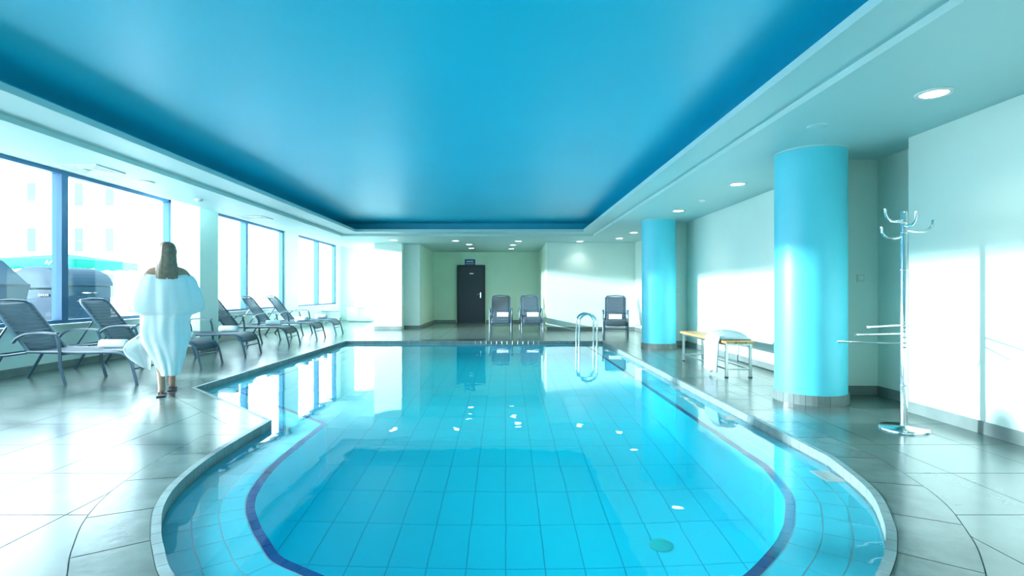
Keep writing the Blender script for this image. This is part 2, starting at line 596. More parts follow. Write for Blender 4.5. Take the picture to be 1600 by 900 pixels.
wr = MB()
wr.box(XR, 4.3, Y0, 5.03, -.02, 2.6)
wr.box(4.05, 4.3, 5.03, 5.85, -.02, 2.6)
wr.box(3.2, 4.3, 5.85, 6.35, -.02, 2.6)
wr.box(XR, 4.3, 6.35, 11.2, -.02, 2.6)
wr.box(3.15, 4.3, 11.2, 11.6, -.02, 2.6)
wr.box(XR, 4.3, 11.6, YB - .3, -.02, 2.6)
struct(wr, 'wall_right', M['wall'])
bb = MB()
bb.box(XR - .014, XR, Y0, 5.03, 0, .1)
bb.box(4.036, 4.05, 5.03, 5.85, 0, .1)
bb.box(3.2, 4.05, 5.836, 5.85, 0, .1)
bb.box(XR - .014, XR, 6.35, 11.2, 0, .1)
bb.box(3.15, XR, 11.186, 11.2, 0, .1)
bb.box(XR - .014, XR, 11.6, YB - .3, 0, .1)
struct(bb, 'baseboard_right', M['base'])
struct(MB().box(-6.85, 4.3, Y0 - .2, Y0, -.02, 3.0), 'wall_front', M['wall'])

# ceiling: blue tray, lip boards, soffits
ce = struct(MB().box(-4.25, 2.3, Y0, 13.95, 2.88, 2.95), 'ceiling', M['blue_ceiling'])
cove = MB()
cove.box(2.25, 2.28, Y0, 13.92, 2.67, 2.88); cove.box(-4.23, -4.20, Y0, 13.92, 2.67, 2.88); cove.box(-4.22, 2.27, 13.88, 13.91, 2.67, 2.88)
cove.build('cove_side', M['blue_ceiling'], ce)
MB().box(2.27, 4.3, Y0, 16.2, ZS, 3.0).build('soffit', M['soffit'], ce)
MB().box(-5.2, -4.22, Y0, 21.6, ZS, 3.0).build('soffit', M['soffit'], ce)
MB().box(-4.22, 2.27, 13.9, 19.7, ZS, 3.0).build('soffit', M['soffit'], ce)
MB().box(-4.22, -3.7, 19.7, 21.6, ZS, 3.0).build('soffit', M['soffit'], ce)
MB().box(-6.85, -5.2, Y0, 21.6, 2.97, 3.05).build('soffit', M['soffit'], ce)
lip = MB()
lip.box(1.93, 2.27, Y0, 13.9, 2.61, 2.67)
lip.box(-4.22, -3.72, Y0, 13.9, 2.61, 2.67)
lip.box(-3.72, 1.93, 13.3, 13.9, 2.61, 2.67)
struct(lip, 'trim_1', M['soffit'])

# windows
def window(n, ya, yb, mulls):
    z0, z1 = 0.63, 2.93
    x0, x1 = -6.72, -6.60
    f = MB()
    f.box(x0, x1, ya, yb, z0, z0 + .07); f.box(x0, x1, ya, yb, z1 - .06, z1)
    f.box(x0, x1, ya, ya + .06, z0, z1); f.box(x0, x1, yb - .06, yb, z0, z1)
    fr = struct(f, 'window_%d' % n, M['win'])
    ed = [ya + .03] + mulls + [yb - .03]
    for m_ in mulls:
        MB().box(x0 - .01, x1 + .02, m_ - .06, m_ + .06, z0 + .07, z1 - .06).build('mullion', M['win'], fr)
    for a, b in zip(ed[:-1], ed[1:]):
        MB().box(-6.665, -6.655, a, b, z0 + .05, z1 - .05).build('pane', M['glass'], fr)
    MB().bbox(-6.62, -6.50, ya - .05, yb + .05, z0 - .0, z0 + .02, .004).build('sill_board', M['plastic'], fr)
    pd = bpy.data.lights.new('window_portal', 'AREA'); pd.shape = 'RECTANGLE'
    pd.size = 2.3; pd.size_y = yb - ya
    pd.cycles.is_portal = True
    po = bpy.data.objects.new('window_portal', pd)
    po.location = (-6.80, (ya + yb) / 2, (z0 + z1) / 2)
    po.rotation_euler = (0, -PI / 2, 0)
    link(po)
window(1, -0.98, 10.60, [0.38, 2.93, 5.48, 8.03])
window(2, 11.47, 15.97, [13.69])
window(3, 17.02, 20.82, [18.9])

# door in the recess
dr = MB()
dr.box(-1.76, -1.68, 19.42, 19.5, 0, 2.09); dr.box(-.82, -.74, 19.42, 19.5, 0, 2.09); dr.box(-1.68, -.82, 19.42, 19.5, 2.01, 2.09)
d1 = struct(dr, 'door_1', M['doorframe'])
lf = MB().bbox(-1.68, -.82, 19.44, 19.49, 0.005, 2.01, .004).build('door_leaf', M['door'], d1)
MB().bbox(-1.30, -1.16, 19.425, 19.44, 1.76, 1.80, .002).build('name_plate', M['steel'], lf)
h = MB().bbox(-.925, -.885, 19.428, 19.44, .90, 1.10, .003)
h.tube([(-.905, 19.43, 1.03), (-.905, 19.385, 1.03), (-.94, 19.38, 1.03), (-1.03, 19.38, 1.03)], .010)
h.build('handle', M['chrome'], lf)
sg = empty('door_sign', (-1.29, 19.49, 2.20)); tag(sg, 'small blue sign with white lettering above the dark door', 'sign')
MB().bbox(-.19, .19, -.012, .01, -.10, .10, .003).build('plate', M['sign'], sg)
tx = MB(); xx = -.12
for wdt in (.022, .018, .024, .014, .022, .020, .024, .018):
    tx.box(xx, xx + wdt, -.016, -.012, -.0, .045); xx += wdt + .010
for k in range(11): tx.box(-.14 + k * .026, -.14 + k * .026 + .017, -.016, -.012, -.065, -.045)
tag(tx.build('lettering', M['signtext'], sg), kind='stuff')

# ------------------------------------------------------------------ pool
pool = empty('swimming_pool', (0, 0, 0))
tag(pool, 'long indoor swimming pool with rounded near end and turquoise tiles', 'pool')
ring_row('edge_stone', 0.0, 0.042, 2, -0.12, 0.004, M['trim'], pool, gap=0.0015)
ZSH = -0.11
SHW = 0.38
fill_poly(offset(-0.0), [offset(-SHW - .045)], ZSH - .004).build('shelf_bed', M['shelf_grout'], pool)
for k in range(3):
    w = SHW / 3
    ring_row('shelf_tile', -w * (k + 1) + .003, -w * k - .003, 4, ZSH - .006, ZSH, M['shelf'], pool, gap=0.003, limit=100)
ring_row('rim_tile', -SHW - .05, -SHW - .004, 2, ZSH - .03, ZSH + .002, M['rim'], pool, gap=0.002, limit=300)
DEPTH = -1.30
I_B = offset(-SHW - .045)
bw = MB()
nb = NV
bw.add([(p.x, p.y, ZSH - .005) for p in I_B] + [(p.x, p.y, DEPTH - .01) for p in I_B],
       [(i, (i + 1) % nb, nb + (i + 1) % nb, nb + i) for i in range(nb)])
bw.build('basin_wall', M['pool'], pool)
fill_poly(I_B, [], DEPTH - .004).build('basin_bed', M['pool_grout'], pool)
lay_tiles('basin_tile', frange(-3.5, 2.0, .25), frange(1.9, 12.2, .5), .008, I_B, True, DEPTH - .004, DEPTH, M['pool'], pool, limit=300)
MB().lathe([(0.0, DEPTH + .02), (.065, DEPTH + .018), (.08, DEPTH + .002), (.08, DEPTH)], 24, 1.05, 3.62).build('floor_drain', M['green_lens'], pool)
wi = MB().lathe([(.0, .02), (.07, .018), (.085, .005), (.085, 0)], 24)
o = wi.build('wall_inlet', M['plastic'], pool, loc=(2.19 - SHW - .045, 7.9, -.45), rot=(0, -PI / 2, 0))
for yy in (3.48, 5.09, 6.67, 8.26, 9.85):
    g = MB()
    x0 = 2.055 if yy > 3.6 else 2.02
    g.box(x0, x0 + .13, yy - .10, yy - .085, ZSH, ZSH + .012); g.box(x0, x0 + .13, yy + .085, yy + .10, ZSH, ZSH + .012)
    for k in range(6): g.box(x0 + .004 + k * .021, x0 + .02 + k * .021, yy - .085, yy + .085, ZSH, ZSH + .01)
    go = g.build('overflow_grate', M['plastic'], pool)
wt = fill_poly(offset(-0.001), [], -0.06).build('water', M['water'])
tag(wt, 'clear still water filling the turquoise tiled pool', 'water', kind='stuff')

# ladder
ldr = empty('pool_ladder', (1.74, 11.57, 0)); tag(ldr, 'chrome pool ladder with two looped handrails at far end of pool', 'pool ladder')
def rail(y):
    pts = [(.19, y, -.106)] + [(.19, y, z) for z in (.1, .3, .44)]
    pts += [(.19 * math.cos(R(a)), y, .46 + .19 * math.sin(R(a))) for a in range(15, 180, 15)]
    pts += [(-.19, y, z) for z in (.44, .2, 0, -.3, -.75)]
    return pts
for y in (-.225, .225):
    MB().tube(rail(y), .022, 10).build('handrail', M['chrome'], ldr)
for z in (-.20, -.45, -.70):
    MB().bbox(-.235, -.165, -.225, .225, z - .012, z + .012, .004).build('tread', M['steel'], ldr)

# ------------------------------------------------------------------ columns
def column(x, y, label):
    r = .335
    c = empty('round_column', (x, y, 0)); tag(c, label, 'column', 'turquoise round columns')
    MB().lathe([(r, .10), (r, ZS - .012)], 48).build('shaft', M['column'], c)
    MB().lathe([(r + .012, ZS - .012), (r + .012, ZS)], 48).build('collar', M['soffit'], c)
    n = 20
    for k in range(n):
        a0 = 2 * PI * k / n + .004; a1 = 2 * PI * (k + 1) / n - .004
        rr = r + .014; ri = r - .01
        vs = []
        for z in (0, .10):
            for a in (a0, (a0 + a1) / 2, a1):
                vs.append((rr * math.cos(a), rr * math.sin(a), z))
            for a in (a0, (a0 + a1) / 2, a1):
                vs.append((ri * math.cos(a), ri * math.sin(a), z))
        fs = [(0, 1, 7, 6), (1, 2, 8, 7), (6, 7, 10, 9), (7, 8, 11, 10), (0, 6, 9, 3), (2, 5, 11, 8)]
        MB().add(vs, fs).build('base_tile', M['base'], c)
column(3.16, 5.58, 'turquoise round column standing beside the chrome coat stand')
column(3.09, 10.85, 'turquoise round column standing at the far end of the wooden bench')
# pillar by the windows
pl = empty('square_pillar', (-5.94, 10.32, 0)); tag(pl, 'white square pillar standing among the loungers by the windows', 'pillar')
MB().box(-.255, .255, -.32, .32, .10, ZS + .4).build('shaft', M['wall'], pl)
MB().box(-.265, .265, -.33, .33, 0, .10).build('base_band', M['base'], pl)

# ------------------------------------------------------------------ ceiling fittings
def downlight(x, y, label, group, power=14):
    d = empty('downlight', (x, y, ZS)); tag(d, label, 'ceiling light', group)
    MB().lathe([(.088, -.012), (.112, -.014), (.118, 0), (.088, 0)], 28, caps=False).build('ring', M['lampring'], d)
    MB().lathe([(0, -.008), (.088, -.008), (.088, -.004)], 28).build('lens', M['lamp'], d)
    l = bpy.data.lights.new('downlight_lamp', 'SPOT'); l.energy = power; l.spot_size = R(120); l.spot_blend = .7
    l.shadow_soft_size = .08; l.color = (1.0, 1.0, .86)
    lo_ = bpy.data.objects.new('downlight_lamp', l); lo_.location = (x, y, ZS - .03); link(lo_)
downlight(3.10, 3.89, 'round downlight in ceiling above the coat stand', 'downlights')
downlight(3.09, 7.16, 'round downlight in ceiling above the wooden bench', 'downlights')
downlight(3.06, 9.52, 'round downlight in ceiling just before the farther turquoise column', 'downlights')
downlight(3.10, 13.0, 'round downlight in ceiling just past the farther turquoise column', 'downlights')
downlight(3.05, 14.4, 'round downlight in the ceiling corner where far wall and bench wall meet', 'downlights')
downlight(2.11, 15.3, 'round downlight in ceiling above the lone lounge chair by white wall', 'downlights')
downlight(.36, 15.2, 'round downlight at the mouth of the recess, on the side away from the door', 'downlights')
downlight(-1.40, 15.1, 'round downlight at the mouth of the recess, on the door side', 'downlights')
downlight(-3.1, 14.9, 'round downlight before the narrow white wall between recess and windows', 'downlights')
for xx, yy, wh in ((-1.1, 16.3, 'outer one in line with the dark door'), (-1.13, 17.7, 'inner one in line with the dark door'),
                   (.23, 16.4, 'outer one away from the door'), (.19, 17.9, 'inner one away from the door')):
    downlight(xx, yy, 'round downlight in the recess ceiling, ' + wh, 'downlights inside the recess', 26)
def det(name, x, y, r, hgt, label, cat, m):
    o = MB().lathe([(r, 0), (r, -hgt * .4), (r * .7, -hgt), (0, -hgt)], 24).build(name, m, None, loc=(x, y, ZS)); tag(o, label, cat)
det('smoke_detector', 3.07, 8.4, .055, .035, 'small round smoke detector on ceiling beyond the bench light', 'smoke detector', M['plastic'])
det('ceiling_speaker', 2.71, 4.67, .085, .008, 'flat round cover on ceiling in front of turquoise column', 'speaker', M['soffit'])
det('smoke_detector', -4.76, 8.34, .06, .04, 'small round smoke detector on ceiling by the windows', 'smoke detector', M['plastic'])
det('ceiling_speaker', -4.72, 7.03, .12, .012, 'round flat cover on ceiling beside the square air diffuser', 'speaker', M['plastic'])
def diffuser(x, y, label):
    d = empty('air_diffuser', (x, y, ZS)); tag(d, label, 'air vent', 'ceiling air diffusers')
    for a in (.24, .17, .10):
        f = MB()
        f.box(-a, a, -a, -a + .03, -.014, 0); f.box(-a, a, a - .03, a, -.014, 0); f.box(-a, -a + .03, -a + .03, a - .03, -.014, 0); f.box(a - .03, a, -a + .03, a - .03, -.014, 0)
        f.build('louvre', M['plastic'], d)
diffuser(-4.86, 6.3, 'square white air diffuser on ceiling near the large window')
diffuser(-4.84, 10.4, 'square white air diffuser on ceiling beside the square pillar')
def switch(x, y, z, label):
    s_ = empty('wall_switch', (x, y, z)); tag(s_, label, 'switch', 'wall switches')
    MB().bbox(-.04, .04, -.012, 0, -.04, .04, .003).build('plate', M['switch'], s_)
    MB().bbox(-.022, .022, -.018, -.010, -.022, .022, .003).build('rocker', M['plastic'], s_)
switch(3.86, 5.85, 1.27, 'square wall switch beside the nearer turquoise column')
switch(3.56, 11.2, 1.15, 'square wall switch beside the farther turquoise column')

# ------------------------------------------------------------------ loungers
def make_lounger():
    root = empty('sun_lounger')
    hw = .315
    seatp = [(-.36, .40), (-.1, .395), (.3, .39), (.62, .395), (.76, .385), (.85, .34), (.90, .26)]
    backp = [(-.36, .40), (-.52, .595), (-.68, .80), (-.80, .95), (-.86, .985)]
    def sheet(prof, w, name, sag=.012):
        P = [Vector((a, b)) for a, b in prof]
        Q = catmull([(p.x, p.y) for p in P], 4)
        nq = len(Q) - 1
        def fn(u, v):
            p = Q[round(v * nq)]
            y = (u * 2 - 1) * w
            s = -sag * (1 - (2 * u - 1) ** 2)
            return (p.x, y, p.y + s)
        return MB().grid(fn, 6, nq).build(name, M['sling'], root, solid=.006)
    sheet(seatp, hw - .03, 'seat_sling')
    sheet(backp, hw - .045, 'back_sling')
    for s in (-1, 1):
        y = s * (hw - .02)
        Q = catmull(seatp, 4)
        MB().tube([(p.x, y, p.y - .005) for p in Q] + [(.93, y, .15)], .017, 8).build('side_rail', M['frame'], root)
        MB().tube([(.90, y, .26), (.935, y, .13), (.965, y, 0)], .017, 8).build('leg', M['frame'], root)
        MB().tube([(-.36, y, .385), (-.62, y, .35), (-.95, y, .335)], .015, 8).build('rear_rail', M['frame'], root)
        MB().tube([(-.66, y, .35), (-.76, y, .18), (-.87, y, 0)], .018, 8).build('leg', M['frame'], root)
        yo = s * (hw + .012)
        MB().tube([(.02, yo, .60), (.045, yo, .52), (.06, yo, .40), (.07, yo, .22), (.13, yo, 0)], .019, 8).build('leg', M['frame'], root)
        arm = catmull([(-.50, .50), (-.44, .565), (-.33, .61), (-.18, .622), (.04, .612)], 4)
        a = MB()
        vs = []
        for p in arm:
            vs += [(p.x, yo - .026, p.y), (p.x, yo + .026, p.y), (p.x, yo + .022, p.y + .018), (p.x, yo - .022, p.y + .018)]
        fs = []
        for i in range(len(arm) - 1):
            for k in range(4):
                fs.append((i * 4 + k, i * 4 + (k + 1) % 4, i * 4 + 4 + (k + 1) % 4, i * 4 + 4 + k))
        fs += [(3, 2, 1, 0), tuple(len(vs) - 4 + k for k in range(4))]
        a.add(vs, fs).build('armrest', M['frame'], root)
        MB().tube([(-.88, s * (hw - .06), .34), (-.63, s * (hw - .06), .71)], .011, 6).build('back_prop', M['frame'], root)
    Qb = catmull(backp[:-1], 4)
    yb = hw - .04
    top = [(p.x, -yb, p.y) for p in Qb] + [(-.85, -yb + .05, 1.0), (-.86, 0, 1.015), (-.85, yb - .05, 1.0)] + [(p.x, yb, p.y) for p in reversed(Qb)]
    MB().tube(top, .016, 8).build('back_frame', M['frame'], root)
    MB().tube([(-.555, -yb, .64), (-.565, 0, .625), (-.555, yb, .64)], .010, 6).build('back_bar', M['frame'], root)
    MB().tube([(.92, -hw + .02, .19), (.92, hw - .02, .19)], .012, 8).build('foot_bar', M['frame'], root)
    MB().tube([(-.95, -hw + .02, .335), (-.95, hw - .02, .335)], .014, 8).build('rear_bar', M['frame'], root)
    MB().tube([(.06, -hw, .365), (.06, hw, .365)], .012, 8).build('cross_bar', M['frame'], root)
    return root
proto = make_lounger()
LOUNGE = [
    (-5.40, 6.765, 0, 'grey sling lounger under the window in front of the bell-shaped recycling container', 'l'),
    (-5.40, 8.13, 0, 'grey sling lounger partly behind the walking person in the white robe', 'l'),
    (-5.40, 9.47, 0, 'grey sling lounger standing just in front of the white square pillar', 'l'),
    (-5.40, 11.32, 0, 'grey sling lounger standing just past the white square pillar', 'l'),
    (-5.37, 12.85, 0, 'grey sling lounger second past the square pillar, between two other loungers', 'l'),
    (-5.35, 14.2, 0, 'grey sling lounger at the far end of the window row', 'l'),
    (-.14, 15.75, -PI / 2, 'grey sling lounger facing the pool beside the dark door', 'b'),
    (.74, 15.75, -PI / 2, 'grey sling lounger facing the pool where the green recess meets the white wall', 'b'),
    (2.93, 14.34, -PI / 2 - .2, 'grey sling lounger alone against the white wall behind the pool ladder', 'b')]
for i, (x, y, a, lab, g) in enumerate(LOUNGE):
    o = proto if i == 0 else copy_tree(proto)
    o.location = (x, y, 0); o.rotation_euler = (0, 0, a)
    tag(o, lab, 'sun lounger', 'loungers along the windows' if g == 'l' else 'loungers at the far wall')

def towel_mesh(L=.30, r=.062):
    mb = MB()
    pts = []
    n = 30
    for k in range(n + 1):                       # spiral roll
        t = k / n
        a = t * 2 * PI * 2.6
        rr = .012 + (r - .012) * t
        pts.append((rr * math.cos(a), rr * math.sin(a)))
    def fn(u, v):
        p = pts[round(v * n)]
        return ((u - .5) * L, p[0], p[1])
    mb.grid(fn, 3, n)
    return mb
TW = towel_mesh().mesh('rolled_towel'); TW.materials.append(M['towel'])
FT = MB()
for k in range(3): FT.bbox(-.17, .17, -.11, .11, .002 + k * .042, .042 + k * .042, .016)
FTM = FT.mesh('folded_towel'); FTM.materials.append(M['towel'])
def towel(x, y, z, rz, label, group, me=TW, solid=True):
    o = bpy.data.objects.new(me.name.split('.')[0], me); o.location = (x, y, z); o.rotation_euler = (0, 0, rz)
    if solid:
        m = o.modifiers.new('t', 'SOLIDIFY'); m.thickness = .014; m.offset = 0
    link(o); tag(o, label, 'towel', group)
TZ = .40 + .066
towel(-4.88, 6.70, TZ, .12, 'rolled white towel on the lounger in front of the recycling container', 'rolled towels')
towel(-4.83, 8.05, TZ, .1, 'rolled white towel on the lounger behind the walking person', 'rolled towels')
towel(-4.85, 9.42, TZ, .1, 'rolled white towel on the lounger in front of the square pillar', 'rolled towels')
towel(-4.85, 11.25, TZ, .1, 'rolled white towel on the lounger just past the square pillar', 'rolled towels')
towel(-4.85, 12.8, TZ, .1, 'rolled white towel on the second lounger past the square pillar', 'rolled towels')
towel(-4.85, 14.15, TZ, .1, 'rolled white towel on the lounger at the far end of the window row', 'rolled towels')
towel(-.08, 15.75, .393, 0, 'folded white towel on the lounger beside the dark door', 'folded towels', FTM, False)
towel(.80, 15.75, .393, 0, 'folded white towel on the lounger where the recess meets the white wall', 'folded towels', FTM, False)
towel(2.93, 14.34, .393, -.2, 'folded white towel on the lone lounger by the white wall', 'folded towels', FTM, False)

# ------------------------------------------------------------------ bench with robe
bn = empty('wooden_bench', (3.04, 7.87, 0)); tag(bn, 'long bench with honey wood slats on a square steel frame', 'bench')
for k in range(3):
    MB().bbox(-.185 + k * .127, -.185 + k * .127 + .115, -.93, .93, .445, .478, .005).build('slat', M['wood'], bn)
for sx in (-1, 1):
    for sy in (-1, 1):
        lg = MB().bbox(sx * .155 - .016, sx * .155 + .016, sy * .85 - .016, sy * .85 + .016, .012, .445, .003).build('leg', M['steel'], bn)
        MB().bbox(sx * .155 - .02, sx * .155 + .02, sy * .85 - .02, sy * .85 + .02, 0, .014, .003).build('foot_cap', M['sole'], lg)
    MB().bbox(sx * .155 - .011, sx * .155 + .011, -.84, .84, .10, .122, .002).build('long_rail', M['steel'], bn)
    MB().bbox(sx * .155 - .012, sx * .155 + .012, -.84, .84, .418, .444, .002).build('top_rail', M['steel'], bn)
for sy in (-1, 1):
    MB().bbox(-.145, .145, sy * .85 - .011, sy * .85 + .011, .10, .122, .002).build('end_rail', M['steel'], bn)
    MB().bbox(-.145, .145, sy * .85 - .012, sy * .85 + .012, .418, .444, .002).build('end_top_rail', M['steel'], bn)
path = catmull([(3.245, .40), (3.235, .50), (3.12, .548), (2.98, .555), (2.875, .53), (2.83, .46), (2.815, .33), (2.805, .18), (2.80, .035)], 5)
def robe_fn(u, v):
    p = path[round(v * (len(path) - 1))]
    w = .27 - .05 * v
    yc = 7.36 + .02 * math.sin(v * 5)
    y = yc + (u * 2 - 1) * w
    f = .018 * math.sin(u * 22 + 2 * v) + .012 * math.sin(u * 41 + 1)
    edge = abs(2 * u - 1) ** 3
    drop = max(0, p.y - .472) * edge if v < .55 else 0
    f *= 1 - .9 * edge
    hang = max(0, v - .5) * 2
    return (p.x - abs(f) * (.3 + hang), y, p.y + abs(f) * (1 - hang) + .012 - drop + hang * .02 * math.sin(u * 9))
rb = MB().grid(robe_fn, 44, len(path) - 1).build('draped_robe', M['drape'], None, solid=.016)
tag(rb, 'white terry robe draped over the near end of the wooden bench', 'bathrobe')

# ------------------------------------------------------------------ coat stand
cs = empty('coat_stand', (3.243, 4.377, 0)); tag(cs, 'tall chrome coat stand with round base, curved hooks and towel arms', 'coat stand')
MB().lathe([(.177, 0), (.177, .012), (.168, .022), (.03, .03), (.026, .035)], 40).build('base', M['chrome'], cs)
MB().lathe([(.025, .03), (.025, 1.765), (.020, 1.775), (0, 1.777)], 20).build('pole', M['chrome'], cs)
for z in (.36, .67, .705, .75, .80, .83, .87, 1.30, 1.60, 1.68):
    MB().lathe([(.0255, z - .006), (.0285, z - .004), (.0285, z + .004), (.0255, z + .006)], 20).build('ring', M['steel'], cs)
for (dx, dy, z) in ((-.21, -.08, 1.70), (-.06, -.21, 1.66), (.262, .03, 1.625), (-.155, .04, 1.57)):
    pts = [(dx * t, dy * t, z + hh) for t, hh in ((.08, 0), (.4, -.012), (.7, -.012), (.88, .01), (.98, .04), (1.0, .085))]
    MB().tube(pts, .010, 8, radii=[.012, .011, .010, .010, .010, .011]).build('hook', M['chrome'], cs)
for (dx, dy, z) in ((-.45, -.24, .85), (-.45, -.10, .78), (-.44, .15, .70)):
    t = MB().tube([(dx * .05, dy * .05, z), (dx, dy, z)], .0075, 8)
    t.tube([(dx * .98, dy * .98, z), (dx * 1.02, dy * 1.02, z)], .011, 8)
    t.build('towel_arm', M['chrome'], cs)

# ------------------------------------------------------------------ person
ps = empty('person', (-3.76, 5.97, 0), R(32)); tag(ps, 'person with long hair walking away in a white robe slipped off the shoulders', 'person')
V = []; E = []; RAD = []
def pv(x, y, z, r, par=None):
    V.append((x, y, z)); RAD.append(r if isinstance(r, tuple) else (r, r))
    if par is not None: E.append((par, len(V) - 1))
    return len(V) - 1
pel = pv(0, 0, .93, (.145, .105))
wai = pv(0, .0, 1.08, (.115, .085), pel)
che = pv(0, .0, 1.24, (.14, .095), wai)
upc = pv(0, -.005, 1.34, (.12, .075), che)
nb_ = pv(0, .0, 1.41, .055, upc)
nk = pv(0, .012, 1.46, .047, nb_)
hd0 = pv(0, .03, 1.515, (.062, .072), nk)
hd1 = pv(0, .028, 1.575, (.074, .092), hd0)
hd2 = pv(0, .02, 1.635, (.062, .075), hd1)
nose = pv(0, .125, 1.555, .011, hd1)
for s in (-1, 1):
    sh = pv(s * .16, -.005, 1.345, .05, upc)
    ua = pv(s * .215, -.01, 1.23, .043, sh)
    el = pv(s * .27, .0, 1.08, .036, ua)
    fa = pv(s * .22, .13, 1.05, .033, el)
    wr2 = pv(s * .14, .22, 1.06, .024, fa)
    pm = pv(s * .10, .26, 1.065, (.032, .018), wr2)
    for q, (dz, ln) in enumerate(((.028, .070), (.010, .080), (-.008, .075), (-.026, .06))):
        k1 = pv(s * .075, .285, 1.065 + dz, .0085, pm)
        k2 = pv(s * (.075 - ln * .5), .300, 1.062 + dz, .008, k1)
        pv(s * (.075 - ln), .290, 1.055 + dz, .0065, k2)
    t1 = pv(s * .105, .245, 1.105, .010, pm)
    pv(s * .075, .255, 1.125, .008, t1)
    hp = pv(s * .085, .0, .86, .088, pel)
    if s < 0:
        kn = pv(-.07, -.03, .48, .054, hp); ca = pv(-.058, -.13, .30, .045, kn); an = pv(-.045, -.225, .095, .033, ca)
        he = pv(-.045, -.245, .045, .028, an); ml = pv(-.05, -.13, .045, (.034, .022), an); pv(-.055, -.045, .034, (.036, .016), ml)
    else:
        kn = pv(.07, .10, .49, .054, hp); ca = pv(.058, .10, .30, .047, kn); an = pv(.045, .12, .095, .033, ca)
        he = pv(.045, .095, .045, .028, an); ml = pv(.055, .21, .045, (.034, .022), an); pv(.065, .29, .034, (.036, .016), ml)
me = bpy.data.meshes.new('body')
me.from_pydata(V, E, [])
bo = bpy.data.objects.new('body', me); link(bo)
sk = bo.modifiers.new('skin', 'SKIN'); sk.use_smooth_shade = True
for i, sv in enumerate(me.skin_vertices[0].data):
    sv.radius = RAD[i]; sv.use_root = (i == pel)
ss = bo.modifiers.new('sub', 'SUBSURF'); ss.levels = ss.render_levels = 2
bpy.context.view_layer.update()
dg = bpy.context.evaluated_depsgraph_get()
nm = bpy.data.meshes.new_from_object(bo.evaluated_get(dg))
bo.modifiers.clear(); bo.data = nm; nm.materials.clear(); nm.materials.append(M['skin'])
for p in nm.polygons: p.use_smooth = True
bo.parent = ps
for s in (-1, 1):
    MB().lathe([(0, -.012), (.009, -.008), (.012, 0), (.009, .008), (0, .012)], 12).build('eye', M['eye'], ps, loc=(s * .032, .105, 1.585))
    MB().tube([(s * .076, .02, 1.535), (s * .086, .012, 1.555), (s * .088, .005, 1.58), (s * .08, .018, 1.595)], .009, 8).build('ear', M['skin'], ps)
    sy = -.225 if s < 0 else .12
    prof = [(-.05, -.06), (-.04, -.045), (-.035, .06), (-.045, .16), (-.02, .205), (.03, .20), (.05, .14), (.04, .04), (.042, -.045), (.03, -.065)]
    n = len(prof)
    xs_ = -.047 if s < 0 else .052
    sl = MB().add([(xs_ + a, sy + b, .001) for a, b in prof] + [(xs_ + a, sy + b, .016) for a, b in prof],
                  [tuple(reversed(range(n))), tuple(range(n, 2 * n))] + [(k, (k + 1) % n, n + (k + 1) % n, n + k) for k in range(n)]).build('flip_flop', M['sole'], ps)
    MB().tube([(xs_ - .035, sy + .06, .016), (xs_, sy + .10, .062), (xs_, sy + .14, .018)], .006, 6).build('strap', M['sole'], sl)
MB().tube([(-.022, .112, 1.515), (0, .118, 1.512), (.022, .112, 1.515)], .006, 6).build('mouth', M['lip'], ps)
hr = [(1.676, .022, .025, 0.0), (1.670, .045, .05, 0.0), (1.655, .066, .075, 0.0), (1.62, .084, .094, -.004), (1.57, .089, .098, -.010), (1.52, .088, .092, -.022), (1.46, .092, .076, -.045),
      (1.40, .100, .060, -.072), (1.34, .104, .048, -.088), (1.29, .102, .038, -.100), (1.25, .092, .026, -.110)]
def hair_fn(u, v):
    z, a, b, yc = hr[round(v * (len(hr) - 1))]
    th = u * 2 * PI
    f = 1 + .03 * math.sin(th * 9 + v * 4) + .02 * math.sin(th * 17)
    return (a * math.cos(th) * f, yc + b * math.sin(th) * f, z + (.03 * math.sin(th * 7) + .02 * math.sin(th * 19)) * max(0, v - .75) * 4)
hm = MB().grid(hair_fn, 48, len(hr) - 1, close_u=True)
hm.add([hair_fn(k / 48, 0) for k in range(48)], [tuple(range(48))])
hm.add([hair_fn(k / 48, 1) for k in range(48)], [tuple(reversed(range(48)))])
hm.build('hair', M['hair'], ps)
rr_ = [(1.285, .215, .115), (1.27, .245, .140), (1.22, .275, .165), (1.14, .315, .180), (1.05, .345, .19), (.97, .36, .19), (.915, .345, .185), (.885, .29, .175), (.865, .235, .165),
       (.80, .222, .172), (.70, .232, .18), (.58, .222, .185), (.46, .178, .215), (.34, .135, .24), (.26, .112, .262), (.215, .106, .268)]
NR = len(rr_) - 1
def rb_fn(u, v):
    k = v * NR; i = min(NR - 1, int(k)); t = k - i
    z, a, b = [rr_[i][q] * (1 - t) + rr_[i + 1][q] * t for q in range(3)]
    at = min(a, .235 if z > .8 else a)                 # trunk; what is wider is sleeve, out at the sides only
    th = u * 2 * PI
    c, s = math.cos(th), math.sin(th)
    w = math.sin(th * 5 + 2.2 * z) + .8 * math.sin(th * 9 - 3.1 * z + 1) + .6 * math.sin(th * 14 + 5 * z + 2) + .5 * math.sin(z * 21 + th * 3) * (1 if z < .9 else .3)
    f = 1 + (.016 + .024 * min(1, v * 1.4)) * w
    x = (at * c + (a - at) * abs(c) ** 2.2 * (1 if c > 0 else -1)) * f
    sk_ = .02 * math.sin(z * 7) if z < .85 else 0
    return (x + sk_, b * s * f + .02 * min(1, max(0, (z - .7) * 4)), z + (.02 * c * c if z > 1.2 else 0))
robe = MB().grid(rb_fn, 96, NR * 3, close_u=True).build('robe', M['robe'], ps, solid=.012)
